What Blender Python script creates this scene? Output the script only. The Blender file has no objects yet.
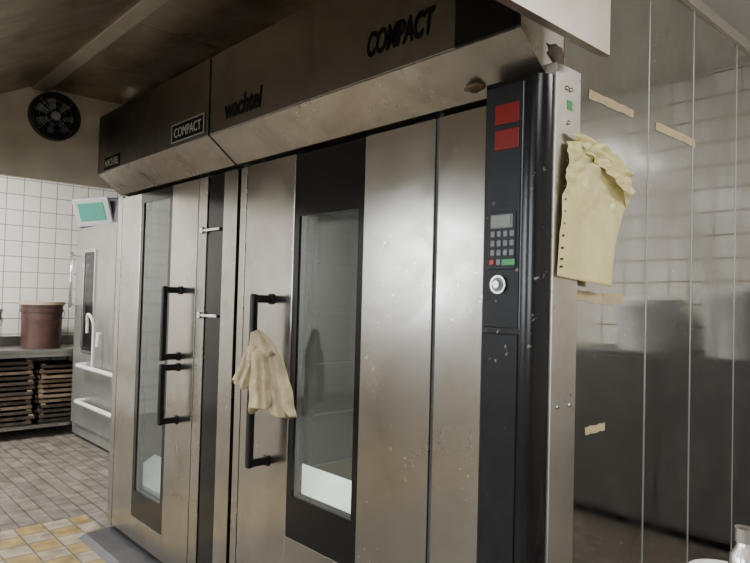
import bpy, bmesh, math, random
from mathutils import Vector, Matrix, noise
random.seed(4)
D=bpy.data
COL=bpy.context.scene.collection

# ------------------------------------------------------------ materials
def new_mat(name):
    m=D.materials.new(name); m.use_nodes=True
    nt=m.node_tree; b=nt.nodes['Principled BSDF']
    return m,nt,b
def N(nt,t,**k):
    n=nt.nodes.new(t)
    for a,v in k.items(): setattr(n,a,v)
    return n
def specks(nt,geo,col,dirt,amt,thr,scale=55):
    """small dried splashes gathered in clusters"""
    L=nt.links.new
    n3=N(nt,'ShaderNodeTexNoise'); n3.inputs['Scale'].default_value=scale; n3.inputs['Detail'].default_value=1.5
    L(geo.outputs['Position'],n3.inputs['Vector'])
    r3=N(nt,'ShaderNodeValToRGB'); r3.color_ramp.elements[0].position=thr-.02; r3.color_ramp.elements[1].position=thr+.02
    L(n3.outputs['Fac'],r3.inputs['Fac'])
    n4=N(nt,'ShaderNodeTexNoise'); n4.inputs['Scale'].default_value=3.5; n4.inputs['Detail'].default_value=2
    L(geo.outputs['Position'],n4.inputs['Vector'])
    r4=N(nt,'ShaderNodeValToRGB'); r4.color_ramp.elements[0].position=.48; r4.color_ramp.elements[1].position=.6
    L(n4.outputs['Fac'],r4.inputs['Fac'])
    mm=N(nt,'ShaderNodeMath',operation='MULTIPLY'); L(r3.outputs['Color'],mm.inputs[0]); L(r4.outputs['Color'],mm.inputs[1])
    m2=N(nt,'ShaderNodeMath',operation='MULTIPLY'); L(mm.outputs[0],m2.inputs[0]); m2.inputs[1].default_value=amt
    mx=N(nt,'ShaderNodeMix',data_type='RGBA'); L(m2.outputs[0],mx.inputs['Factor'])
    if hasattr(col,'is_linked'): L(col,mx.inputs['A'])
    else: mx.inputs['A'].default_value=(*col,1)
    mx.inputs['B'].default_value=(*dirt,1)
    return mx.outputs['Result']
def plain(name,col,rough=.5,metal=0,noise=0.0,nscale=8,bump=0.0,bscale=60,emit=None,estr=0,coat=0,spec=.5,speck=None):
    m,nt,b=new_mat(name)
    b.inputs['Base Color'].default_value=(*col,1); b.inputs['Roughness'].default_value=rough
    b.inputs['Metallic'].default_value=metal
    b.inputs['Coat Weight'].default_value=coat; b.inputs['Specular IOR Level'].default_value=spec
    geo=N(nt,'ShaderNodeNewGeometry')
    out=None
    if noise>0:
        n=N(nt,'ShaderNodeTexNoise'); n.inputs['Scale'].default_value=nscale; n.inputs['Detail'].default_value=5
        nt.links.new(geo.outputs['Position'],n.inputs['Vector'])
        r=N(nt,'ShaderNodeValToRGB')
        r.color_ramp.elements[0].position=.3; r.color_ramp.elements[1].position=.7
        r.color_ramp.elements[0].color=(*[c*(1-noise) for c in col],1)
        r.color_ramp.elements[1].color=(*[min(1,c*(1+noise*.6)) for c in col],1)
        nt.links.new(n.outputs['Fac'],r.inputs['Fac']); out=r.outputs['Color']
    if speck: out=specks(nt,geo,out if out else col,*speck)
    if out: nt.links.new(out,b.inputs['Base Color'])
    if bump>0:
        n=N(nt,'ShaderNodeTexNoise'); n.inputs['Scale'].default_value=bscale; n.inputs['Detail'].default_value=4
        nt.links.new(geo.outputs['Position'],n.inputs['Vector'])
        bp=N(nt,'ShaderNodeBump'); bp.inputs['Strength'].default_value=bump; bp.inputs['Distance'].default_value=.01
        nt.links.new(n.outputs['Fac'],bp.inputs['Height']); nt.links.new(bp.outputs['Normal'],b.inputs['Normal'])
    if emit:
        b.inputs['Emission Color'].default_value=(*emit,1); b.inputs['Emission Strength'].default_value=estr
    return m
def steel(name,c0,c1,rough=.3,rvar=.05,dirt=None,wave=0.0,metal=1.0,smudge=.12,smscale=2.5,grime=None):
    """brushed stainless: even tone, cloudy wiped smudges in roughness, optional splashes and grease"""
    m,nt,b=new_mat(name)
    L=nt.links.new
    geo=N(nt,'ShaderNodeNewGeometry')
    n1=N(nt,'ShaderNodeTexNoise'); n1.inputs['Scale'].default_value=1.1; n1.inputs['Detail'].default_value=3; n1.inputs['Roughness'].default_value=.5
    L(geo.outputs['Position'],n1.inputs['Vector'])
    r=N(nt,'ShaderNodeValToRGB'); r.color_ramp.elements[0].position=.25; r.color_ramp.elements[1].position=.75
    r.color_ramp.elements[0].color=(*c0,1); r.color_ramp.elements[1].color=(*c1,1)
    L(n1.outputs['Fac'],r.inputs['Fac'])
    col=r.outputs['Color']
    ns=N(nt,'ShaderNodeTexNoise'); ns.inputs['Scale'].default_value=smscale; ns.inputs['Detail'].default_value=6; ns.inputs['Distortion'].default_value=.8
    L(geo.outputs['Position'],ns.inputs['Vector'])
    rs=N(nt,'ShaderNodeValToRGB'); rs.color_ramp.elements[0].position=.3; rs.color_ramp.elements[1].position=.62
    k=1-smudge; rs.color_ramp.elements[0].color=(k,k*.98,k*.95,1); rs.color_ramp.elements[1].color=(1,1,1,1)
    L(ns.outputs['Fac'],rs.inputs['Fac'])
    ms=N(nt,'ShaderNodeMix',data_type='RGBA'); ms.blend_type='MULTIPLY'; ms.inputs['Factor'].default_value=1
    L(col,ms.inputs['A']); L(rs.outputs['Color'],ms.inputs['B']); col=ms.outputs['Result']
    if grime:
        ng=N(nt,'ShaderNodeTexNoise'); ng.inputs['Scale'].default_value=5; ng.inputs['Detail'].default_value=8; ng.inputs['Roughness'].default_value=.65
        L(geo.outputs['Position'],ng.inputs['Vector'])
        rg=N(nt,'ShaderNodeValToRGB'); rg.color_ramp.elements[0].position=.5; rg.color_ramp.elements[1].position=.75
        L(ng.outputs['Fac'],rg.inputs['Fac'])
        mg=N(nt,'ShaderNodeMix',data_type='RGBA'); q=N(nt,'ShaderNodeMath',operation='MULTIPLY'); q.inputs[1].default_value=grime[1]
        L(rg.outputs['Color'],q.inputs[0]); L(q.outputs[0],mg.inputs['Factor']); L(col,mg.inputs['A']); mg.inputs['B'].default_value=(*grime[0],1); col=mg.outputs['Result']
    if dirt: col=specks(nt,geo,col,*dirt)
    L(col,b.inputs['Base Color'])
    b.inputs['Metallic'].default_value=metal
    mr=N(nt,'ShaderNodeMapRange'); mr.inputs['From Min'].default_value=.3; mr.inputs['From Max'].default_value=.7
    mr.inputs['To Min'].default_value=rough+rvar; mr.inputs['To Max'].default_value=max(.03,rough-rvar)
    L(ns.outputs['Fac'],mr.inputs['Value']); L(mr.outputs['Result'],b.inputs['Roughness'])
    if wave>0:
        n4=N(nt,'ShaderNodeTexNoise'); n4.inputs['Scale'].default_value=1.7; n4.inputs['Detail'].default_value=1
        L(geo.outputs['Position'],n4.inputs['Vector'])
        b2=N(nt,'ShaderNodeBump'); b2.inputs['Strength'].default_value=wave; b2.inputs['Distance'].default_value=.05
        L(n4.outputs['Fac'],b2.inputs['Height']); L(b2.outputs['Normal'],b.inputs['Normal'])
    return m
def tile_mat(name,axes,size,c1,c2,grout,rough=.15,offset=0.0,mortar=.012,ratio=1.0,bumps=.3):
    m,nt,b=new_mat(name); L=nt.links.new
    geo=N(nt,'ShaderNodeNewGeometry'); sp=N(nt,'ShaderNodeSeparateXYZ'); L(geo.outputs['Position'],sp.inputs[0])
    cb=N(nt,'ShaderNodeCombineXYZ'); L(sp.outputs[axes[0]],cb.inputs[0]); L(sp.outputs[axes[1]],cb.inputs[1])
    br=N(nt,'ShaderNodeTexBrick'); br.offset=offset; br.squash=1
    br.inputs['Scale'].default_value=1; br.inputs['Brick Width'].default_value=size*ratio; br.inputs['Row Height'].default_value=size
    br.inputs['Mortar Size'].default_value=size*mortar*2; br.inputs['Mortar Smooth'].default_value=.2
    br.inputs['Color1'].default_value=(*c1,1); br.inputs['Color2'].default_value=(*c2,1); br.inputs['Mortar'].default_value=(*grout,1)
    L(cb.outputs[0],br.inputs['Vector'])
    L(br.outputs['Color'],b.inputs['Base Color']); b.inputs['Roughness'].default_value=rough
    bp=N(nt,'ShaderNodeBump'); bp.invert=True; bp.inputs['Strength'].default_value=bumps; bp.inputs['Distance'].default_value=.004
    L(br.outputs['Fac'],bp.inputs['Height']); L(bp.outputs['Normal'],b.inputs['Normal'])
    return m,nt,b,br,sp

M_door=steel('door_brushed_steel',(.335,.32,.29),(.43,.415,.38),rough=.22,rvar=.07,dirt=((.7,.68,.64),.8,.70),smudge=.22,smscale=3,grime=((.22,.18,.13),.4))
M_door2=steel('jamb_steel',(.335,.32,.29),(.43,.415,.38),rough=.27,rvar=.05,smudge=.2,grime=((.22,.18,.13),.35))
M_hood=steel('hood_dark_steel',(.165,.153,.134),(.215,.20,.176),rough=.34,rvar=.06,smudge=.24,smscale=4)
M_lip=steel('hood_lip_steel',(.41,.38,.33),(.49,.46,.405),rough=.3,rvar=.06,smudge=.24,smscale=5,grime=((.16,.11,.06),.5))
M_side=steel('side_panel_steel',(.42,.42,.395),(.51,.51,.48),rough=.095,rvar=.065,dirt=((.7,.69,.65),.8,.69),wave=.06,smudge=.2,smscale=3,grime=((.25,.23,.19),.35))
M_strip=steel('strip_steel',(.47,.445,.40),(.57,.545,.49),rough=.38,rvar=.06,dirt=((.2,.13,.08),.8,.66),smudge=.15,grime=((.2,.13,.08),.3))
M_canopy=steel('canopy_steel',(.38,.335,.26),(.47,.425,.34),rough=.4,rvar=.08,smudge=.28,smscale=4,grime=((.16,.11,.055),.75))
M_canl=steel('canopy_light_steel',(.54,.50,.43),(.62,.585,.51),rough=.4,rvar=.06,smudge=.2,grime=((.3,.22,.12),.35))
M_fanp=plain('fan_panel_painted_metal',(.56,.51,.41),.45,.1,noise=.18,nscale=4)
M_black=plain('black_enamel',(.006,.006,.007),.2,noise=.2,spec=.35,speck=((.4,.4,.38),.7,.70))
M_bordr=plain('black_glass_border',(.005,.005,.005),.14,spec=.25)
M_blackm=plain('black_matt',(.016,.016,.018),.5,spec=.3)
M_plate=plain('black_panel_plate',(.010,.010,.012),.4,noise=.3,nscale=20,spec=.22,speck=((.3,.3,.28),.6,.71))
M_handle=plain('black_handle_plastic',(.007,.007,.007),.4,spec=.3)
M_dark=plain('dark_gap',(.008,.008,.008),.9,spec=.1)
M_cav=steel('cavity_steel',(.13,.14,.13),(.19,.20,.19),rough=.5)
M_brightband=plain('pale_bright_band',(.75,.78,.76),.6,noise=.15,nscale=6)  # pale colour standing in for the bright band low in the glass
M_white=plain('white_paint_pipe',(.70,.69,.65),.3,noise=.1)
M_whitep=plain('white_plastic',(.8,.8,.78),.35)
M_cloth=plain('cream_cloth',(.60,.48,.30),.9,noise=.28,nscale=25,bump=.25,bscale=300)
M_sleeve=plain('pale_yellow_film',(.82,.73,.36),.4,noise=.12,nscale=10,bump=.25,bscale=30)
M_tape=plain('masking_tape',(.52,.41,.25),.7,noise=.12,nscale=30)
M_red=plain('red_led_window',(.15,.008,.008),.25,emit=(.8,.03,.02),estr=.01)
M_lcd=plain('lcd_screen',(.16,.18,.14),.3)
M_btn=plain('grey_button',(.17,.185,.20),.5)
M_green=plain('green_button',(.05,.30,.10),.5)
M_redb=plain('red_button',(.5,.05,.04),.5)
M_chrome=plain('chrome',(.65,.65,.65),.22,1)
M_textd=plain('dark_lettering',(.004,.004,.004),.6,spec=.1)
M_textl=plain('light_lettering',(.34,.31,.26),.4)
M_bucket=plain('brown_plastic',(.07,.033,.026),.45,noise=.4,nscale=6)
M_rim=plain('beige_plastic_rim',(.40,.31,.24),.5)
M_tray=plain('baked_tray_metal',(.07,.052,.04),.6,.3,noise=.5,nscale=12)
M_tray2=plain('worn_wood_edge',(.24,.17,.11),.7,noise=.5,nscale=10)
M_table=steel('table_steel',(.36,.355,.335),(.45,.445,.42),rough=.35,smudge=.2)
M_cab=steel('cabinet_steel',(.36,.36,.34),(.44,.44,.41),rough=.35,metal=.7)
M_ctrl=plain('control_box_grey',(.38,.40,.39),.4)
M_screen=plain('green_touch_screen',(.05,.24,.19),.3,emit=(.2,.75,.5),estr=.06)
M_plinth=plain('dark_plinth',(.045,.045,.05),.5,noise=.3)
M_grease=plain('brown_grease',(.10,.055,.03),.6,noise=.4,nscale=30,bump=.4)
M_ceil=plain('plaster_ceiling',(.72,.70,.65),.8,noise=.06,nscale=2)
M_lamp=plain('lamp_diffuser',(.9,.9,.9),.5,emit=(1,.97,.9),estr=5)
M_sack=plain('white_enamel',(.75,.76,.76),.3,noise=.1)
M_win=plain('added_glow_pane',(.9,.95,1),.5,emit=(.85,.93,1),estr=4)  # glowing surface added out of view to light the room
M_cup=plain('dark_cupboard_laminate',(.10,.10,.095),.4,noise=.2)

m,nt,b=new_mat('oven_glass'); L=nt.links.new; nt.nodes.remove(b)
out=[n for n in nt.nodes if n.type=='OUTPUT_MATERIAL'][0]
tr=N(nt,'ShaderNodeBsdfTransparent'); tr.inputs[0].default_value=(.74,.80,.77,1)
gl=N(nt,'ShaderNodeBsdfGlossy'); gl.inputs['Roughness'].default_value=.06; gl.inputs[0].default_value=(.78,.84,.81,1)
df=N(nt,'ShaderNodeBsdfDiffuse'); df.inputs[0].default_value=(.27,.30,.28,1)
fr=N(nt,'ShaderNodeFresnel'); fr.inputs[0].default_value=1.85
mx=N(nt,'ShaderNodeMixShader'); mx2=N(nt,'ShaderNodeMixShader'); mx2.inputs[0].default_value=.16
L(tr.outputs[0],mx2.inputs[1]); L(df.outputs[0],mx2.inputs[2])
L(fr.outputs[0],mx.inputs[0]); L(mx2.outputs[0],mx.inputs[1]); L(gl.outputs[0],mx.inputs[2]); L(mx.outputs[0],out.inputs[0])
M_glass=m
M_tileX,_,_,_,_=tile_mat('white_wall_tiles_x',(1,2),.165,(.80,.77,.72),(.76,.73,.68),(.32,.28,.24),mortar=.016)
M_tileY,_,_,_,_=tile_mat('white_wall_tiles_y',(0,2),.165,(.80,.77,.72),(.76,.73,.68),(.30,.26,.22),mortar=.02)
m,nt,b,br,sp=tile_mat('floor_tiles',(0,1),.10,(.27,.235,.20),(.20,.175,.152),(.10,.088,.075),rough=.42,mortar=.03,ratio=2.0,offset=.5)
L=nt.links.new
n=N(nt,'ShaderNodeTexNoise'); n.inputs['Scale'].default_value=9; n.inputs['Detail'].default_value=6
g=[x for x in nt.nodes if x.type=='NEW_GEOMETRY'][0]; L(g.outputs['Position'],n.inputs['Vector'])
mulr=N(nt,'ShaderNodeValToRGB'); mulr.color_ramp.elements[0].color=(.45,.44,.42,1); mulr.color_ramp.elements[1].color=(1.0,1.0,1.0,1)
mulr.color_ramp.elements[0].position=.3; mulr.color_ramp.elements[1].position=.7
L(n.outputs['Fac'],mulr.inputs['Fac'])
ck=N(nt,'ShaderNodeTexBrick'); ck.offset=0; ck.inputs['Scale'].default_value=1
ck.inputs['Brick Width'].default_value=.155; ck.inputs['Row Height'].default_value=.155; ck.inputs['Mortar Size'].default_value=.005
ck.inputs['Mortar'].default_value=(.14,.12,.1,1)
c2=N(nt,'ShaderNodeTexChecker'); c2.inputs['Scale'].default_value=1/.155
c2.inputs['Color1'].default_value=(.40,.28,.10,1); c2.inputs['Color2'].default_value=(.40,.34,.25,1)
cb=[x for x in nt.nodes if x.type=='COMBXYZ'][0]
mpo=N(nt,'ShaderNodeVectorMath',operation='ADD'); mpo.inputs[1].default_value=(20*.155+.05,20*.155+.02,.001)
L(cb.outputs[0],mpo.inputs[0]); L(mpo.outputs[0],ck.inputs['Vector']); L(mpo.outputs[0],c2.inputs['Vector'])
L(c2.outputs['Color'],ck.inputs['Color1']); L(c2.outputs['Color'],ck.inputs['Color2'])
def cmpn(sock,op,v):
    q=N(nt,'ShaderNodeMath',operation=op); L(sock,q.inputs[0]); q.inputs[1].default_value=v; return q.outputs[0]
def mul(a,c):
    q=N(nt,'ShaderNodeMath',operation='MULTIPLY'); L(a,q.inputs[0]); L(c,q.inputs[1]); return q.outputs[0]
mask=mul(mul(cmpn(sp.outputs[0],'GREATER_THAN',-4.39),cmpn(sp.outputs[0],'LESS_THAN',-3.46)),cmpn(sp.outputs[1],'LESS_THAN',1.48))
mxa=N(nt,'ShaderNodeMix',data_type='RGBA'); L(mask,mxa.inputs['Factor']); L(br.outputs['Color'],mxa.inputs['A']); L(ck.outputs['Color'],mxa.inputs['B'])
mxb=N(nt,'ShaderNodeMix',data_type='RGBA'); mxb.blend_type='MULTIPLY'; mxb.inputs['Factor'].default_value=1
L(mxa.outputs['Result'],mxb.inputs['A']); L(mulr.outputs['Color'],mxb.inputs['B']); L(mxb.outputs['Result'],b.inputs['Base Color'])
M_floor=m

# ------------------------------------------------------------ mesh helpers
def parent(name,loc=(0,0,0)):
    e=D.objects.new(name,None); e.location=loc; e.empty_display_size=.1; COL.objects.link(e); return e
def finish(name,bm,mat,par=None,smooth=False,loc=None,recalc=True):
    if loc is None:
        vs=[v.co for v in bm.verts]
        loc=Vector([(min(v[i] for v in vs)+max(v[i] for v in vs))/2 for i in range(3)])
    loc=Vector(loc)
    bmesh.ops.translate(bm,verts=bm.verts,vec=-loc)
    if recalc: bmesh.ops.recalc_face_normals(bm,faces=bm.faces)
    me=D.meshes.new(name); bm.to_mesh(me); bm.free()
    if smooth:
        for p in me.polygons: p.use_smooth=True
    o=D.objects.new(name,me); COL.objects.link(o)
    if mat: me.materials.append(mat)
    if par: o.parent=par; o.location=loc-Vector(par.location)
    else: o.location=loc
    return o
def addbox(bm,x0,x1,y0,y1,z0,z1,bev=0,seg=2):
    b2=bmesh.new()
    bmesh.ops.create_cube(b2,size=1)
    for v in b2.verts:
        v.co=Vector(((x0+x1)/2+v.co.x*(x1-x0),(y0+y1)/2+v.co.y*(y1-y0),(z0+z1)/2+v.co.z*(z1-z0)))
    if bev>0: bmesh.ops.bevel(b2,geom=b2.edges[:],offset=bev,segments=seg,affect='EDGES',profile=.5)
    me=D.meshes.new('t'); b2.to_mesh(me); b2.free(); bm.from_mesh(me); D.meshes.remove(me)
def box(name,x0,x1,y0,y1,z0,z1,mat,par=None,bev=.002):
    bm=bmesh.new(); addbox(bm,x0,x1,y0,y1,z0,z1,bev); return finish(name,bm,mat,par)
def prism_x(name,prof,x0,x1,mat,par=None,bev=0):
    bm=bmesh.new()
    a=[bm.verts.new((x0,y,z)) for y,z in prof]; c=[bm.verts.new((x1,y,z)) for y,z in prof]
    n=len(prof)
    bm.faces.new(a); bm.faces.new(c[::-1])
    for i in range(n): bm.faces.new((a[i],a[(i+1)%n],c[(i+1)%n],c[i]))
    if bev: bmesh.ops.bevel(bm,geom=bm.edges[:],offset=bev,segments=2,affect='EDGES')
    return finish(name,bm,mat,par)
def prism_z(name,prof,z0,z1,mat,par=None,smooth=False):
    bm=bmesh.new()
    a=[bm.verts.new((x,y,z0)) for x,y in prof]; c=[bm.verts.new((x,y,z1)) for x,y in prof]
    n=len(prof)
    bm.faces.new(a); bm.faces.new(c[::-1])
    for i in range(n): bm.faces.new((a[i],a[(i+1)%n],c[(i+1)%n],c[i]))
    o=finish(name,bm,mat,par,smooth)
    if smooth:
        md=o.modifiers.new('e','EDGE_SPLIT'); md.split_angle=math.radians(40)
    return o
def addcyl(bm,p0,p1,r0,r1=None,seg=24,caps=True):
    if r1 is None: r1=r0
    p0=Vector(p0); p1=Vector(p1); d=p1-p0
    b2=bmesh.new()
    bmesh.ops.create_cone(b2,cap_ends=caps,segments=seg,radius1=r0,radius2=r1,depth=d.length)
    q=d.to_track_quat('Z','Y').to_matrix().to_4x4()
    bmesh.ops.transform(b2,matrix=Matrix.Translation((p0+p1)/2)@q,verts=b2.verts)
    me=D.meshes.new('t'); b2.to_mesh(me); b2.free(); bm.from_mesh(me); D.meshes.remove(me)
def cyl(name,p0,p1,r0,mat,par=None,r1=None,seg=24,smooth=True):
    bm=bmesh.new(); addcyl(bm,p0,p1,r0,r1,seg)
    o=finish(name,bm,mat,par,smooth); 
    if smooth:
        md=o.modifiers.new('e','EDGE_SPLIT'); md.split_angle=math.radians(40)
    return o
def tube(name,pts,r,mat,par=None,res=6,cyc=False,bez=True):
    cu=D.curves.new(name,'CURVE'); cu.dimensions='3D'; cu.bevel_depth=r; cu.bevel_resolution=res; cu.use_fill_caps=True
    sp=cu.splines.new('POLY'); P=[Vector(p) for p in pts]
    if bez and len(P)>2:
        Q=[P[0]]
        for i in range(1,len(P)-1):
            a,bb,c=P[i-1],P[i],P[i+1]; rr=min((a-bb).length,(c-bb).length,r*10)*.5
            s=bb+(a-bb).normalized()*rr; e=bb+(c-bb).normalized()*rr
            for k in range(7):
                t=k/6; Q.append(s*(1-t)**2+bb*2*t*(1-t)+e*t*t)
        Q.append(P[-1]); P=Q
    sp.points.add(len(P)-1)
    c0=sum(P,Vector())/len(P)
    for i,p in enumerate(P): sp.points[i].co=(*(p-c0),1)
    sp.use_cyclic_u=cyc
    tmp=D.objects.new(name,cu); COL.objects.link(tmp)
    dg=bpy.context.evaluated_depsgraph_get(); me=D.meshes.new_from_object(tmp.evaluated_get(dg))
    D.objects.remove(tmp); D.curves.remove(cu)
    for p in me.polygons: p.use_smooth=True
    me.materials.clear(); me.materials.append(mat)
    o=D.objects.new(name,me); COL.objects.link(o)
    o.location=c0-(Vector(par.location) if par else Vector())
    if par: o.parent=par
    return o
def lathe(name,prof,center,mat,par=None,seg=40):
    bm=bmesh.new(); rings=[]
    cx,cy,cz=center
    for r,z in prof:
        rings.append([bm.verts.new((cx+r*math.cos(2*math.pi*i/seg),cy+r*math.sin(2*math.pi*i/seg),cz+z)) for i in range(seg)])
    for a,c in zip(rings,rings[1:]):
        for i in range(seg): bm.faces.new((a[i],a[(i+1)%seg],c[(i+1)%seg],c[i]))
    bm.faces.new(rings[0][::-1])
    if prof[-1][0]<.003: bm.faces.new(rings[-1])
    o=finish(name,bm,mat,par,True)
    md=o.modifiers.new('e','EDGE_SPLIT'); md.split_angle=math.radians(50)
    return o
def text(name,s,x0,x1,y,z,h,mat,par,shear=0.0,bold=.0):
    cu=D.curves.new(name,'FONT'); cu.body=s; cu.size=1; cu.shear=shear; cu.offset=bold; cu.extrude=.004
    cu.align_x='LEFT'
    tmp=D.objects.new(name,cu); COL.objects.link(tmp)
    dg=bpy.context.evaluated_depsgraph_get(); me=D.meshes.new_from_object(tmp.evaluated_get(dg))
    D.objects.remove(tmp)
    xs=[v.co.x for v in me.vertices]; ys=[v.co.y for v in me.vertices]
    sx=(x1-x0)/(max(xs)-min(xs)); sy=h/(max(ys)-min(ys)); mxx=(max(xs)+min(xs))/2; my=(max(ys)+min(ys))/2
    for v in me.vertices:
        a,bb,c=v.co; v.co=((a-mxx)*sx,-c*.2,(bb-my)*sy)
    me.materials.clear(); me.materials.append(mat)
    o=D.objects.new(name,me); COL.objects.link(o)
    o.location=Vector(((x0+x1)/2,y,z))-Vector(par.location); o.parent=par
    return o

YF=1.49  # oven front plane
# ------------------------------------------------------------ room shell
RX0,RX1,RY0,RY1,RZ=-7.6,3.2,-3.4,4.8,3.15
box('floor',RX0-.1,RX1+.1,RY0-.1,RY1+.1,-.1,0,M_floor,bev=0)
box('ceiling',RX0-.1,RX1+.1,RY0-.1,RY1+.1,RZ,RZ+.1,M_ceil,bev=0)
box('wall_left',RX0-.1,RX0,RY0-.1,RY1+.1,0,RZ,M_tileX,bev=0)
box('wall_right',RX1,RX1+.1,RY0-.1,RY1+.1,0,RZ,M_tileX,bev=0)
box('wall_back',RX0,RX1,RY1,RY1+.1,0,RZ,M_tileY,bev=0)
box('wall_front',RX0,RX1,RY0-.1,RY0,0,RZ,M_tileY,bev=0)
for i,(wx0,wx1) in enumerate([(-6.6,-5.0),(-3.6,-2.0),(-.6,1.0)]):  # assumed windows out of view, panes glow to add light from behind
    w=parent('window_%d'%(i+1),((wx0+wx1)/2,RY0,1.3))
    bm=bmesh.new()
    for a,c,e,f in [(wx0,wx1,1.2,1.26),(wx0,wx1,2.54,2.6),(wx0,wx0+.06,1.26,2.54),(wx1-.06,wx1,1.26,2.54),((wx0+wx1)/2-.03,(wx0+wx1)/2+.03,1.26,2.54)]:
        addbox(bm,a,c,RY0,RY0+.05,e,f,.004)
    finish('frame',bm,M_whitep,w)
    box('pane',wx0+.05,wx1-.05,RY0+.005,RY0+.015,1.25,2.55,M_win,w,bev=0)

def dhandle(par,name,x,z0,z1,yb=1.405,foot0=True,foot1=True):
    bm=bmesh.new()
    addbox(bm,x-.014,x+.014,yb-.015,yb+.015,z0,z1,.009,3)
    for z,ok in ((z0+.020,foot0),(z1-.020,foot1)):
        if not ok: continue
        addbox(bm,x-.012,x+.012,yb,YF+.001,z-.016,z+.016,.006,3)
        addbox(bm,x-.016,x+.016,YF-.008,YF,z-.022,z+.022,.003,2)
    finish(name,bm,M_handle,par)

def door(par,x0,x1,z0,z1,bx0,bx1,bz0,bz1,gx0,gx1,gz0,gz1):
    yb=YF+.05
    bm=bmesh.new()
    addbox(bm,x0,bx0,YF,yb,z0,z1,.003); addbox(bm,bx1,x1,YF,yb,z0,z1,.003)
    if bz0>z0+.01: addbox(bm,bx0,bx1,YF,yb,z0,bz0,.001)
    if z1>bz1+.01: addbox(bm,bx0,bx1,YF,yb,bz1,z1,.001)
    finish('door_leaf',bm,M_door,par)
    bm=bmesh.new()
    addbox(bm,bx0,gx0,YF+.002,yb,bz0,bz1); addbox(bm,gx1,bx1,YF+.002,yb,bz0,bz1)
    addbox(bm,gx0,gx1,YF+.002,yb,bz0,gz0); addbox(bm,gx0,gx1,YF+.002,yb,gz1,bz1)
    finish('window_border',bm,M_bordr,par)
    bm=bmesh.new(); y=YF+.008
    bm.faces.new([bm.verts.new(p) for p in ((gx0,y,gz0),(gx1,y,gz0),(gx1,y,gz1),(gx0,y,gz1))])
    finish('window_glass',bm,M_glass,par,recalc=False)
    bm=bmesh.new()
    t=.008
    addbox(bm,gx0,gx0+t,YF+.014,YF+.03,gz0,gz1); addbox(bm,gx1-t,gx1,YF+.014,YF+.03,gz0,gz1)
    finish('glass_gasket',bm,M_blackm,par)

def oven_shell(par,x0,x1,ztop,cx0,cx1,mat_side,yback=3.6):
    y0=YF+.055; t=.04
    box('left_side_panel',x0,x0+t,y0,yback,.03,ztop,mat_side,par)
    box('right_side_panel',x1-t,x1,y0,yback,.03,ztop,mat_side,par)
    box('roof_block',x0+t,x1-t,y0,yback,2.07,ztop,M_door2,par)
    box('back_panel',x0+t,x1-t,yback-t,yback,.03,2.07,M_door2,par)
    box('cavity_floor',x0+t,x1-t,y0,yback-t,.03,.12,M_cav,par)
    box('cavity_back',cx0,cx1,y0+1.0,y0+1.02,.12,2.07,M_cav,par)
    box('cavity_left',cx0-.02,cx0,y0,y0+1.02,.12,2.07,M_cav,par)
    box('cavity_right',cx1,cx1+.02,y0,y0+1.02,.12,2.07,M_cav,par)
    box('plinth',x0+.02,x1-.02,y0+.0,yback-.05,0,.03,M_plinth,par,bev=0)

def rack(par,x0,x1,y0,y1,z0,z1,n):
    bm=bmesh.new()
    for x in (x0,x1):
        for y in (y0,y1): addbox(bm,x-.012,x+.012,y-.012,y+.012,z0,z1)
    for i in range(n):
        z=z0+.1+(z1-z0-.15)*i/(n-1)
        addbox(bm,x0,x0+.03,y0,y1,z,z+.008); addbox(bm,x1-.03,x1,y0,y1,z,z+.008)
        addbox(bm,x0,x1,y1-.01,y1,z,z+.008)
    finish('rack',bm,M_cav,par)
def wedge_light(par,x,y,z,e):  # added light and lamp box, brightens the pale wedge inside
    bm=bmesh.new(); addbox(bm,x-.04,x+.04,y-.03,y,z-.12,z+.12,.008); finish('added_lamp_box',bm,M_whitep,par)
    ld=D.lights.new('wedge_fill','AREA'); ld.shape='RECTANGLE'; ld.size=.5; ld.size_y=.3; ld.energy=e; ld.color=(.94,1,.97); ld.spread=math.radians(70)
    lo=D.objects.new('wedge_fill',ld); COL.objects.link(lo); lo.parent=par; lo.location=Vector((x,1.72,2.04))-Vector(par.location)

# ------------------------------------------------------------ left oven
O1=parent('rack_oven',(-3.3,2.5,0))
oven_shell(O1,-4.04,-2.575,2.56,-3.9,-2.98,M_door2)
box('left_jamb',-4.02,-3.952,YF,YF+.054,.05,2.055,M_door2,O1)
door(O1,-3.945,-2.955,.06,2.045,-3.66,-3.25,.19,2.042,-3.625,-3.285,.34,1.985)
dhandle(O1,'handle_upper',-3.12,1.125,1.505); dhandle(O1,'handle_lower',-3.12,.80,1.11)
box('post_left',-2.947,-2.862,YF,YF+.054,.05,2.045,M_door2,O1)
box('dark_glass_strip',-2.858,-2.705,YF+.006,YF+.054,.05,2.045,M_bordr,O1)
box('post_right',-2.70,-2.578,YF,YF+.054,.05,2.045,M_door,O1)
for i,z in enumerate((1.78,1.365)):
    bm=bmesh.new(); addbox(bm,-2.90,-2.72,YF-.012,YF+.004,z-.007,z+.007,.003); addbox(bm,-2.90,-2.875,YF-.018,YF+.003,z-.016,z+.016,.004)
    finish('latch_%d'%(i+1),bm,M_chrome,O1)
prism_x('bright_wedge',[(1.545,.33),(1.545,.36),(1.72,.46),(1.73,.33)],-3.88,-3.0,M_brightband,O1)  # added wedge that reads as the bright band behind the glass
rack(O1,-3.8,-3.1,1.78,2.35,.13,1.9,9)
wedge_light(O1,-3.45,2.53,1.5,3.5)
hood_prof=[(1.495,2.06),(1.475,2.06),(1.34,2.165),(1.34,2.51),(1.36,2.52),(1.54,2.52),(1.54,2.06)]
prism_x('hood_shell',hood_prof,-3.95,-2.58,M_lip,O1)
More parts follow.
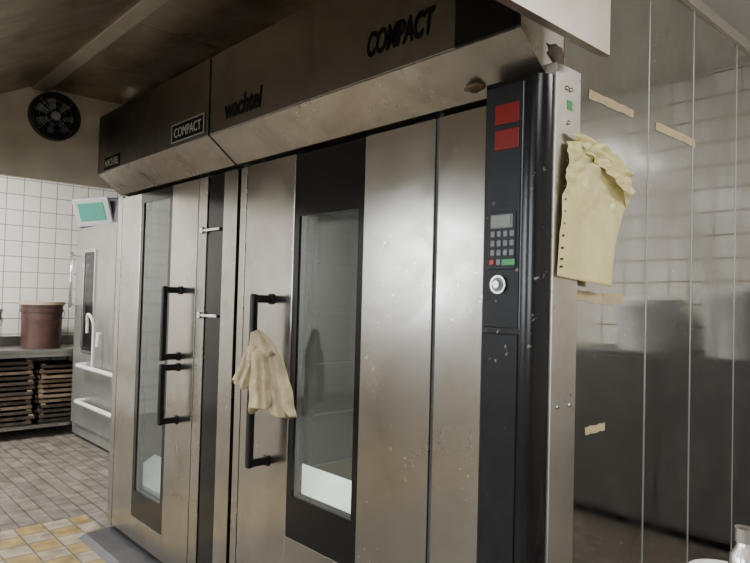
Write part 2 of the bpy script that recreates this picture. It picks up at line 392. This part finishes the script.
box('hood_fascia',-3.95,-2.58,1.334,1.341,2.168,2.512,M_hood,O1,bev=.002)
box('badge_plate_model',-2.93,-2.61,1.329,1.335,2.19,2.27,M_textd,O1)
bm=bmesh.new()
for a in [(-2.93,-2.61,2.187,2.190),(-2.93,-2.61,2.270,2.273),(-2.933,-2.930,2.187,2.273),(-2.610,-2.607,2.187,2.273)]: addbox(bm,a[0],a[1],1.326,1.331,a[2],a[3])
finish('badge_frame',bm,M_textl,O1)
text('lettering_model','COMPACT',-2.905,-2.635,1.328,2.23,.045,M_textl,O1,0,.0)
box('badge_plate_maker',-3.83,-3.60,1.329,1.335,2.175,2.245,M_textd,O1)
text('lettering_maker','WACHTEL',-3.82,-3.61,1.328,2.21,.04,M_textl,O1,0,.0)
prism_x('floor_threshold',[(1.32,0),(1.36,.02),(1.544,.028),(1.544,0)],-4.0,-2.58,M_plinth,O1)

# ------------------------------------------------------------ right oven
O2=parent('rack_oven',(-1.75,2.5,0))
oven_shell(O2,-2.555,-.945,2.58,-2.45,-1.4,M_side)
box('oven_gap_shade',-2.574,-2.557,1.51,1.60,.05,2.055,M_dark,O2,bev=0)  # dark strip standing in for the shaded gap between the ovens
box('left_jamb',-2.555,-2.505,YF+.004,YF+.054,.05,2.045,M_door2,O2)
door(O2,-2.492,-1.365,.10,2.045,-2.125,-1.70,.515,2.042,-2.09,-1.73,.68,1.79)
dhandle(O2,'handle_upper',-2.27,1.08,1.475,foot0=False); dhandle(O2,'handle_lower',-2.27,.765,1.085,foot1=False)
box('hinge_gap',-1.364,-1.350,YF+.006,YF+.054,.05,2.045,M_plinth,O2,bev=0)
box('fixed_panel',-1.349,-1.10,YF,YF+.054,.05,2.045,M_door,O2)
prism_x('bright_wedge',[(1.545,.66),(1.545,.68),(1.68,.74),(1.69,.66)],-2.42,-1.45,M_brightband,O2)  # same added pale wedge, bright band at the glass bottom
rack(O2,-2.35,-1.5,1.78,2.4,.13,1.9,8)
wedge_light(O2,-1.9,2.53,1.5,8)
prism_x('hood_shell',hood_prof,-2.565,-.945,M_lip,O2)
box('hood_fascia',-2.563,-1.16,1.334,1.341,2.168,2.512,M_hood,O2)
box('hood_fascia_black',-1.159,-.945,1.333,1.341,2.168,2.512,M_bordr,O2)
text('lettering_maker','wachtel',-2.43,-2.14,1.332,2.25,.085,M_textd,O2,.18,.025)
text('lettering_model','COMPACT',-1.525,-1.235,1.332,2.275,.08,M_textd,O2,.22,.03)
prism_x('floor_threshold',[(1.44,0),(1.45,.02),(1.544,.028),(1.544,0)],-2.555,-1.12,M_plinth,O2)
XR=-.918
r=.05; prof=[(-1.10,1.54),(-1.10,1.405),(-1.095,1.40)]
for k in range(17):
    a=-math.pi/2+math.pi/2*k/16; prof.append((XR-r+r*math.cos(a),1.40+r+r*math.sin(a)))
prof+=[(XR,1.54)]
col=prism_z('control_column',prof,.03,2.065,M_black,O2,True)
box('column_side_strip',-.946,-.910,1.452,1.575,.03,2.10,M_strip,O2,bev=.003)
PX0,PX1=-1.091,-.977
box('column_plate_upper',PX0,PX1,1.396,1.402,1.40,2.05,M_plate,O2,bev=.002)
box('column_plate_lower',PX0,PX1,1.396,1.402,.05,1.385,M_plate,O2,bev=.002)
box('plate_edge_trim',PX1+.002,PX1+.005,1.397,1.403,1.40,2.05,M_btn,O2,bev=.001)
for i,z in enumerate((1.972,1.903)): box('led_window_%d'%(i+1),-1.060,-.982,1.392,1.397,z-.027,z+.027,M_red,O2)
box('keypad_plate',-1.075,-.987,1.393,1.397,1.555,1.71,M_blackm,O2)
box('lcd_bezel',-1.067,-.995,1.391,1.394,1.665,1.702,M_btn,O2)
box('lcd',-1.062,-1.0,1.389,1.392,1.670,1.697,M_lcd,O2,bev=0)
bm=bmesh.new(); 
for rr in range(4):
    for cc in range(4):
        if (rr,cc) in ((3,2),(3,0),(3,3)): continue
        x=-1.063+cc*.0205; z=1.650-rr*.025; addbox(bm,x-.002,x+.0115,1.3895,1.394,z-.008,z+.008,.002)
finish('keypad_buttons',bm,M_btn,O2)
box('start_button',-1.028,-.9855,1.3895,1.394,1.566,1.583,M_green,O2)
box('stop_button',-1.067,-1.053,1.3895,1.394,1.568,1.582,M_redb,O2)
cyl('key_switch_ring',(-1.037,1.398,1.515),(-1.037,1.388,1.515),.025,M_chrome,O2)
cyl('key_switch_disc',(-1.037,1.389,1.515),(-1.037,1.387,1.515),.019,M_btn,O2)
cyl('key_switch_core',(-1.037,1.387,1.515),(-1.037,1.379,1.515),.010,M_chrome,O2)
box('green_sticker',-.9105,-.9085,1.505,1.53,1.985,2.01,M_green,O2,bev=0)
bm=bmesh.new()
for (y,z) in [(1.50,2.04),(1.52,2.04),(1.51,1.95),(1.48,1.2),(1.54,1.2),(1.51,.6)]: addcyl(bm,(-.911,y,z),(-.905,y,z),.006,seg=12)
finish('screws',bm,M_chrome,O2,True)
for i,y in enumerate((2.06,2.42,2.86,3.3)):
    box('side_joint_%d'%(i+1),-.946,-.943,y-.004,y+.004,.03,2.575,M_cab,O2,bev=.001)
box('side_top_trim',-.96,-.93,1.56,3.6,2.56,2.60,M_strip,O2)
def blob(name,c,sz,mat,par,seed=1):
    bm=bmesh.new(); bmesh.ops.create_icosphere(bm,subdivisions=3,radius=1)
    for v in bm.verts:
        k=1+.35*noise.noise(v.co*2+Vector((seed,0,0)))
        v.co=Vector((v.co.x*sz[0]*k+c[0],v.co.y*sz[1]*k+c[1],v.co.z*sz[2]*k+c[2]))
    return finish(name,bm,mat,par,True)
blob('grease_lump',(-1.17,1.44,2.085),(.035,.03,.010),M_grease,O2,3)
blob('grease_lump_corner',(-.95,1.50,2.14),(.012,.05,.03),M_grease,O2,6)
def tape(i,y0,y1,z,h,tilt,seed):
    bm=bmesh.new(); rn=random.Random(seed); n=10; rows=[]
    for k in range(n+1):
        t=k/n; y=y0+(y1-y0)*t; zz=z+tilt*(t-.5)
        e=rn.uniform(-.002,.002)
        rows.append((bm.verts.new((-.9435,y,zz-h/2+e)),bm.verts.new((-.9435,y+(rn.uniform(-.004,.004) if k in(0,n) else 0),zz+h/2+rn.uniform(-.002,.002)))))
    for a,c in zip(rows,rows[1:]): bm.faces.new((a[0],c[0],c[1],a[1]))
    o=finish('tape_remnant_%d'%i,bm,M_tape,O2); md=o.modifiers.new('s','SOLIDIFY'); md.thickness=.0005
tape(1,1.676,1.95,2.075,.026,.0,1); tape(2,2.11,2.44,2.07,.028,0,2); tape(3,1.63,1.775,1.49,.028,-.01,3); tape(5,1.777,1.90,1.487,.034,.006,5); tape(4,1.69,1.80,1.107,.022,.0,4)

# ------------------------------------------------------------ canopy
C=parent('exhaust_canopy',(-2.45,.6,2.67))
CX0,CX1=-4.14,-.825
cp=[(1.56,2.12),(1.56,2.70),(1.0,2.70),(-.1,2.12)]
prism_x('end_panel_left',cp,CX0-.02,CX0+.02,M_fanp,C)
prism_x('end_skirt_right',[(1.545,2.115),(1.545,2.70),(1.0,2.70),(-.1,2.115)],CX1-.012,CX1+.012,M_canl,C)
for i in range(5):
    xa=CX0+.02+(CX1-CX0-.04)*i/5; xb=CX0+.02+(CX1-CX0-.04)*(i+1)/5
    box('roof_panel_%d'%(i+1),xa+.002,xb-.002,1.08,1.56,2.665,2.69,M_canopy,C,bev=.003)
    prism_x('slope_panel_%d'%(i+1),[(1.0,2.655),(1.0,2.675),(-.1,2.12),(-.1,2.10)],xa+.002,xb-.002,M_canopy,C)
box('cross_beam',CX0+.02,CX1-.02,1.0,1.08,2.64,2.69,M_canl,C,bev=.004)
box('rear_flashing',CX0+.02,CX1-.02,1.545,1.56,2.60,2.67,M_canopy,C)
box('front_gutter',CX0-.02,CX1+.012,-.13,-.1,2.06,2.16,M_canl,C)
bm=bmesh.new()
for x in (CX0+.3,-2.45,CX1-.3):
    for y in (.9,): addcyl(bm,(x,y,2.66),(x,y,RZ),.008,seg=10)
finish('suspension_rods',bm,M_cab,C)
F=parent('extractor_fan',(CX0+.02,1.125,2.50))
fx=CX0+.02; fy=1.125; fz=2.50; R=.125
def ring(name,x0,x1,ri,ro,mat,seg=48):
    bm=bmesh.new(); V=[]
    for (x,rr) in ((x0,ri),(x0,ro),(x1,ro),(x1,ri)):
        V.append([bm.verts.new((x,fy+rr*math.cos(2*math.pi*i/seg),fz+rr*math.sin(2*math.pi*i/seg))) for i in range(seg)])
    for k in range(4):
        a=V[k]; c=V[(k+1)%4]
        for i in range(seg): bm.faces.new((a[i],a[(i+1)%seg],c[(i+1)%seg],c[i]))
    return finish(name,bm,mat,F,False)
ring('housing_ring',fx,fx+.05,R-.012,R+.016,M_blackm)
cyl('back_disc',(fx+.001,fy,fz),(fx+.004,fy,fz),R-.011,M_dark,F)
cyl('hub',(fx+.004,fy,fz),(fx+.04,fy,fz),.04,M_blackm,F)
bm=bmesh.new()
for k in range(7):
    a=2*math.pi*k/7
    pts=[]
    for (rr,da,dx) in ((.038,-.28,.034),(.11,-.2,.036),(.11,.22,.012),(.038,.3,.012)):
        pts.append(bm.verts.new((fx+dx,fy+rr*math.cos(a+da),fz+rr*math.sin(a+da))))
    bm.faces.new(pts)
M_blade=plain('fan_blade_grey',(.13,.13,.125),.5)
o=finish('blades',bm,M_blade,F); md=o.modifiers.new('s','SOLIDIFY'); md.thickness=.003
for i,rr in enumerate((.055,.09)): ring('guard_ring_%d'%(i+1),fx+.05,fx+.0525,rr-.001,rr+.001,M_cab)
bm=bmesh.new()
for k in range(4):
    a=math.pi/4+k*math.pi/2; addcyl(bm,(fx+.051,fy+.03*math.cos(a),fz+.03*math.sin(a)),(fx+.051,fy+R*math.cos(a),fz+R*math.sin(a)),.0015,seg=8)
finish('guard_spokes',bm,M_cab,F)
cyl('badge',(fx+.04,fy,fz),(fx+.053,fy,fz),.026,M_cab,F)

# ------------------------------------------------------------ cloth on handle
CU=Vector((.74,.67,0)).normalized(); CN=Vector((CU.y,-CU.x,0)); CC=Vector((-2.145,1.375,0))
def lobe(bm,u0,u1,ztop,zbot,wtop,wbot,dtop,dbot,n0,folds,seed,tilt=0,pw=.75):
    nv,nu=40,110; R=[]
    for j in range(nv+1):
        v=j/nv; row=[]
        w=wtop+(wbot-wtop)*(v**pw); d=dtop+(dbot-dtop)*(v**.8)
        for i in range(nu):
            a=2*math.pi*i/nu
            f=1+.13*min(1,v*2+.3)*math.sin(folds*a+seed+1.2*math.sin(2.4*v+seed))+.06*math.sin((folds*2+1)*a+seed*2+2*v)
            fd=f+.35*math.sin(5*a+seed*3+1.5*v)*min(1,v+.3)
            hem=.012*math.sin(2*a+seed)*v*v+tilt*math.cos(a)*v*v
            uu=u0+(u1-u0)*v+w*f*math.cos(a); nn=n0+d*fd*math.sin(a)
            p=CC+CU*uu+CN*nn+Vector((0,0,ztop+(zbot-ztop)*v+hem))
            q=noise.noise_vector(p*14+Vector((seed,0,0)))*.008
            p=p+q
            if p.y>1.484: p.y=1.484
            row.append(bm.verts.new(p))
        R.append(row)
    for a,c in zip(R,R[1:]):
        for i in range(nu): bm.faces.new((a[i],a[(i+1)%nu],c[(i+1)%nu],c[i]))
    cen=bm.verts.new(sum((v.co for v in R[0]),Vector())/nu+Vector((0,0,.012)))
    for i in range(nu): bm.faces.new((cen,R[0][(i+1)%nu],R[0][i]))
    inn=[bm.verts.new(v.co+(cen.co+Vector((0,0,zbot-ztop))-v.co)*.35+Vector((0,0,.03))) for v in R[-1]]
    for i in range(nu): bm.faces.new((R[-1][i],R[-1][(i+1)%nu],inn[(i+1)%nu],inn[i]))
T=parent('kitchen_cloth',(-2.18,1.37,1.0))
def mk(name,*a,**k):
    bm=bmesh.new(); lobe(bm,*a,**k); finish(name,bm,M_cloth,T,True)
mk('hanging_fold_main',.03,.085,1.255,1.005,.036,.052,.022,.018,-.004,3,1.0,tilt=-.012)
mk('hanging_fold_mid',-.005,.0,1.25,1.03,.028,.042,.02,.018,.02,2,3.3,tilt=.015)
mk('hanging_fold_side',-.035,-.085,1.27,1.12,.022,.030,.018,.016,.01,2,2.6,tilt=-.01)
mk('gathered_top',-.02,.0,1.325,1.225,.026,.060,.018,.030,.002,3,.4,pw=.9)

# ------------------------------------------------------------ sleeve on side
S=parent('plastic_document_sleeve',(-.9,1.6,1.7))
left=[(1.490,1.895),(1.485,1.84),(1.475,1.75),(1.468,1.67),(1.464,1.59),(1.46,1.54)]
right=[(1.66,1.92),(1.80,1.88),(1.855,1.81),(1.80,1.735),(1.766,1.64),(1.75,1.52)]
def lerp(P,t):
    t*=len(P)-1; i=min(int(t),len(P)-2); f=t-i; return (P[i][0]*(1-f)+P[i+1][0]*f,P[i][1]*(1-f)+P[i+1][1]*f)
XS=-.904
bm=bmesh.new(); G=[]
for j in range(61):
    v=j/60; a=lerp(left,v); c=lerp(right,v); row=[]
    for i in range(51):
        u=i/50; y=a[0]+(c[0]-a[0])*u; z=a[1]+(c[1]-a[1])*u
        crump=max(0,1-v*1.4)
        x=XS+.003*math.sin(u*7+v*3)*(.4+u)+crump*(.028*abs(noise.noise(Vector((y*18,z*28,1))))+.008*abs(math.sin((u*4+v*8))))+.006*abs(noise.noise(Vector((y*24+z*9,z*8,8))))
        row.append(bm.verts.new((x,y,z)))
    G.append(row)
for a,c in zip(G,G[1:]):
    for i in range(50): bm.faces.new((a[i],a[i+1],c[i+1],c[i]))
o=finish('sheet',bm,M_sleeve,S,True); md=o.modifiers.new('s','SOLIDIFY'); md.thickness=.001
bm=bmesh.new(); G=[]
for j in range(31):
    v=j/30; row=[]
    for i in range(51):
        u=i/50; y=1.495+.02*v+(.33-.03*v)*u; z=1.905-.09*v*(.25+1.1*u)+(.02-.05*u*u)
        x=XS+.012+.008*math.sin(u*6+v*4)+.038*abs(noise.noise(Vector((y*16,z*32,4))))-.010*(1-v)
        row.append(bm.verts.new((x,y,z)))
    G.append(row)
for a,c in zip(G,G[1:]):
    for i in range(50): bm.faces.new((a[i],a[i+1],c[i+1],c[i]))
o=finish('crumpled_flap',bm,M_sleeve,S,True); md=o.modifiers.new('s','SOLIDIFY'); md.thickness=.001
bm=bmesh.new()
for k in range(11):
    t=.10+.08*k; y,z=lerp(left,t); addcyl(bm,(XS+.0,y+.012,z),(XS+.008,y+.012,z),.0032,seg=10)
finish('punch_holes',bm,M_grease,S)

# ------------------------------------------------------------ worktable far left
W=parent('steel_worktable',(-7.22,1.45,0))
YE=2.36
box('table_top',-7.57,-6.90,.45,YE,.84,.875,M_table,W,bev=.004)
box('rear_upstand',-7.58,-7.565,.45,YE,.875,.97,M_table,W)
box('lower_shelf',-7.55,-6.92,.47,YE-.02,.10,.13,M_table,W)
box('front_apron',-6.925,-6.905,.47,YE-.02,.80,.84,M_table,W)
bm=bmesh.new()
for x in (-7.54,-6.93):
    for y in (.49,YE-.04): addbox(bm,x-.02,x+.02,y-.02,y+.02,0,.84,.003)
finish('legs',bm,M_table,W)
TS=parent('baking_tray_stack',(-7.2,1.3,.13))
rn=random.Random(7)
for ci,(ya,yb) in enumerate(((.55,.96),(.99,1.40),(1.43,1.84),(1.87,2.28))):
    bm=bmesh.new(); bm2=bmesh.new(); z=.131
    for k in range((12,11,13,12)[ci]):
        dx=rn.uniform(-.05,.02); dy=rn.uniform(-.015,.015); h=.048
        x0=-7.5+dx; x1=-6.98+dx
        t=bm if rn.random()>.4 else bm2
        addbox(t,x0,x1,ya+dy,yb+dy,z,z+.006)
        addbox(t,x1-.012,x1,ya+dy,yb+dy,z,z+h-.014); addbox(t,x0,x0+.012,ya+dy,yb+dy,z,z+h-.014)
        addbox(t,x0,x1,ya+dy,ya+dy+.012,z,z+h-.014); addbox(t,x0,x1,yb+dy-.012,yb+dy,z,z+h-.014)
        addbox(bm2,x1-.04,x1-.01,ya+dy+.02,ya+dy+.06,z+h-.014,z+h); addbox(bm2,x1-.04,x1-.01,yb+dy-.06,yb+dy-.02,z+h-.014,z+h)
        z+=h+.001
    finish('trays_%d'%(ci+1),bm,M_tray,TS); finish('wooden_edges_%d'%(ci+1),bm2,M_tray2,TS)
def bucket(x,y,z,h,r0,r1):
    B=parent('plastic_bucket',(x,y,z))
    lathe('body',[(r0,0),(r0+.004,.01),(r1-.008,h-.08),(r1,h-.078),(r1+.002,h-.05),(r1-.004,h-.048),(r1,h),(r1-.012,h),(r0-.01,.02),(.001,.015)],(x,y,z),M_bucket,B)
    lathe('lid',[(.001,h-.001),(r1+.012,h-.001),(r1+.014,h+.03),(r1-.01,h+.034),(r1-.02,h+.018),(.001,h+.018)],(x,y,z),M_rim,B)
    pts=[(x+r1*math.sin(math.pi*k/12)+.02,y+(r1+.006)*math.cos(math.pi*k/12),z+h-.06-.12*math.sin(math.pi*k/12)) for k in range(13)]
    tube('bail_handle',pts,.003,M_bucket,B,bez=False)
bucket(-7.2,1.93,.876,.44,.18,.20)
bucket(-7.25,1.42,.876,.36,.13,.15)

# ------------------------------------------------------------ proofer cabinet + rail + control box
P=parent('proofing_cabinet',(-5.6,2.6,0))
box('body',-6.86,-4.6,2.16,3.2,.04,2.10,M_cab,P,bev=.004)
box('door_leaf',-6.80,-5.75,2.125,2.16,.16,2.04,M_cab,P,bev=.004)
box('door_leaf_second',-5.73,-4.66,2.125,2.16,.16,2.04,M_cab,P,bev=.004)
box('window_glass',-6.52,-6.25,2.118,2.126,.90,1.84,M_black,P,bev=.002)
bm=bmesh.new()
for a in [(-6.55,-6.52,.87,1.87),(-6.25,-6.22,.87,1.87),(-6.52,-6.25,.87,.90),(-6.52,-6.25,1.84,1.87)]: addbox(bm,a[0],a[1],2.11,2.127,a[2],a[3],.002)
finish('window_frame',bm,M_chrome,P)
bm=bmesh.new(); addcyl(bm,(-6.74,2.06,1.3),(-6.74,2.06,1.85),.014); addcyl(bm,(-6.74,2.06,1.33),(-6.74,2.126,1.33),.01); addcyl(bm,(-6.74,2.06,1.82),(-6.74,2.126,1.82),.01)
finish('handle',bm,M_chrome,P,True)
box('plinth',-6.84,-4.62,2.2,3.18,0,.04,M_plinth,P,bev=0)
tube('guard_rail_upper',[(-6.42,2.126,.76),(-6.42,2.04,.76),(-4.8,2.04,.76),(-4.8,2.126,.76)],.02,M_white,P)
tube('guard_rail_lower',[(-6.42,2.126,.42),(-6.42,2.04,.42),(-4.8,2.04,.42),(-4.8,2.126,.42)],.02,M_white,P)
tube('hook_pipe',[(-5.99,2.04,.77),(-5.99,2.04,1.17),(-6.03,2.02,1.25),(-6.12,2.02,1.26),(-6.16,2.04,1.18),(-6.16,2.04,1.08)],.012,M_white,P)
tube('grip',[(-5.84,2.03,.98),(-5.82,2.03,1.10)],.022,M_white,P)
CB=parent('control_box',(-6.4,2.3,2.10))
def rot_box(name,w,d,h,mat,loc,m3,par,bev=.006):
    bm=bmesh.new(); addbox(bm,-w/2,w/2,-d/2,d/2,-h/2,h/2,bev,3)
    bmesh.ops.transform(bm,matrix=Matrix.Translation(loc)@m3,verts=bm.verts)
    return finish(name,bm,mat,par)
rz=math.radians(38)
loc=Vector((-6.74,2.38,2.27)); R3=Matrix.Rotation(rz,4,'Z')
rot_box('housing',.58,.18,.32,M_plinth,loc,R3,CB,.05)
R3t=R3@Matrix.Rotation(math.radians(-4),4,'Y')@Matrix.Rotation(math.radians(20),4,'X')
base=Matrix.Translation(loc)@R3
rot_box('bezel',.40,.04,.29,M_ctrl,base@Vector((-.07,-.12,.0)),R3t,CB,.014)
rot_box('screen',.28,.01,.18,M_screen,base@Vector((-.07,-.144,.0)),R3t,CB,.003)

# ------------------------------------------------------------ trolley bottom-right with bowl and bottle
K=parent('steel_trolley',(-.4,1.55,0))
box('trolley_top',-.70,-.05,1.38,1.74,.74,.77,M_table,K,bev=.006)
box('trolley_shelf',-.68,-.07,1.40,1.72,.30,.32,M_table,K)
bm=bmesh.new()
for x in (-.67,-.08):
    for y in (1.41,1.71): addcyl(bm,(x,y,.07),(x,y,.74),.014,seg=16); addcyl(bm,(x-.012,y,.04),(x+.012,y,.04),.04,seg=20)
finish('legs',bm,M_table,K)
Bw=parent('mixing_bowl',(-.55,1.62,.77))
lathe('bowl',[(.035,0),(.04,.004),(.06,.03),(.072,.082),(.077,.086),(.070,.086),(.055,.035),(.035,.012),(.001,.01)],(-.55,1.62,.771),M_whitep,Bw)
Bt=parent('steel_bottle',(-.45,1.47,.77))
lathe('bottle',[(.028,0),(.030,.005),(.030,.17),(.027,.19),(.017,.205),(.015,.215),(.019,.217),(.019,.245),(.001,.248)],(-.462,1.475,.771),M_chrome,Bt)

# ------------------------------------------------------------ rest of the kitchen (seen in reflections)
SK=parent('utility_sink',(1.5,4.4,0))
bm=bmesh.new()
for a in [(1.0,2.0,4.25,4.29,.55,.95),(1.0,2.0,4.74,4.79,.55,1.05),(1.0,1.04,4.29,4.74,.55,.95),(1.96,2.0,4.29,4.74,.55,.95),(1.04,1.96,4.29,4.74,.55,.6)]: addbox(bm,*a,.004)
finish('basin',bm,M_sack,SK)
bm=bmesh.new()
for x in (1.05,1.95): addbox(bm,x-.03,x+.03,4.3,4.7,0,.55)
finish('stand',bm,M_cab,SK)
tube('faucet',[(1.5,4.76,1.04),(1.5,4.76,1.35),(1.5,4.5,1.35),(1.5,4.5,1.22)],.015,M_chrome,SK)
FD=parent('reflected_dark_cupboard',(-.1,4.4,0))  # unseen cupboard added to darken the side panel's reflection
box('carcass',-.85,.75,4.2,4.79,.05,1.15,M_cup,FD)
box('door_leaf',-.83,-.06,4.17,4.2,.08,1.12,M_cup,FD); box('door_leaf_second',-.04,.73,4.17,4.2,.08,1.12,M_cup,FD)
box('plinth',-.82,.72,4.23,4.77,0,.05,M_dark,FD,bev=0)
for i,(x,hh,rr) in enumerate(((-.45,.42,.21),(.15,.36,.22))):
    FB=parent('reflected_pale_bin',(x,4.48,1.15))  # unseen bin added as a pale shape in that reflection
    lathe('body',[(rr-.03,0),(rr-.02,.02),(rr,hh-.06),(rr+.01,hh-.05),(rr+.01,hh),(rr-.06,hh+.03),(.001,hh+.04)],(x,4.48,1.151),M_sack,FB)
BR=parent('reflected_dark_trolley',(-5.0,-2.2,0))  # unseen trolley added as a dark item for the door reflections
bm=bmesh.new()
for x in (-5.35,-4.75):
    for y in (-2.5,-1.9): addbox(bm,x-.015,x+.015,y-.015,y+.015,0,1.75)
for k in range(12): addbox(bm,-5.35,-4.75,-2.5,-1.9,.2+k*.13,.21+k*.13)
finish('frame_and_trays',bm,M_tray,BR)

# ------------------------------------------------------------ lights
def lamp(x,y,w,l,power,col=(1,.98,.94)):
    Lp=parent('ceiling_lamp',(x,y,RZ))
    box('housing',x-w/2,x+w/2,y-l/2,y+l/2,RZ-.06,RZ-.001,M_whitep,Lp)
    box('diffuser',x-w/2+.02,x+w/2-.02,y-l/2+.02,y+l/2-.02,RZ-.075,RZ-.058,M_lamp,Lp)
    ld=D.lights.new('lamp_light','AREA'); ld.shape='RECTANGLE'; ld.size=w; ld.size_y=l; ld.energy=power; ld.color=col
    lo=D.objects.new('lamp_light',ld); COL.objects.link(lo); lo.location=(0,0,-.085); lo.parent=Lp
lamp(-6.2,.2,.3,1.5,155); lamp(-6.0,-2.2,.3,1.5,46)
lamp(-2.4,-1.6,1.5,.3,88); lamp(1.6,-.6,.3,1.5,36); lamp(1.4,3.0,.3,1.5,88)
for x in (-5.8,-2.8,.2):
    ld=D.lights.new('rear_fill','AREA'); ld.shape='RECTANGLE'; ld.size=1.45; ld.size_y=1.2; ld.energy=48; ld.color=(.88,.95,1)  # added area light in front of each glowing pane
    lo=D.objects.new('rear_fill',ld); COL.objects.link(lo); lo.location=(x,RY0+.07,1.9)
    lo.rotation_euler=Vector((0,1,0)).to_track_quat('-Z','Z').to_euler()
w=D.worlds.new('world'); bpy.context.scene.world=w; w.use_nodes=True
w.node_tree.nodes['Background'].inputs[0].default_value=(.7,.75,.8,1); w.node_tree.nodes['Background'].inputs[1].default_value=.3

# ------------------------------------------------------------ camera
cam=D.cameras.new('camera'); co=D.objects.new('camera',cam); COL.objects.link(co)
f=640; cam.sensor_width=36; cam.lens=36*f/750; cam.clip_start=.02
th=math.radians(42.4); pit=math.radians(1.5); rl=math.radians(1.5)
Fh=Vector((-math.cos(th),math.sin(th),0)); U=Vector((0,0,1)); Rt=Fh.cross(U)
Fw=Fh*math.cos(pit)+U*math.sin(pit); Up=Rt.cross(Fw)
Rc=Rt*math.cos(rl)+Up*math.sin(rl); Uc=-Rt*math.sin(rl)+Up*math.cos(rl)
mt=Matrix((Rc,Uc,-Fw)).transposed().to_4x4(); mt.translation=Vector((0,0,1.47)); co.matrix_world=mt
bpy.context.scene.camera=co
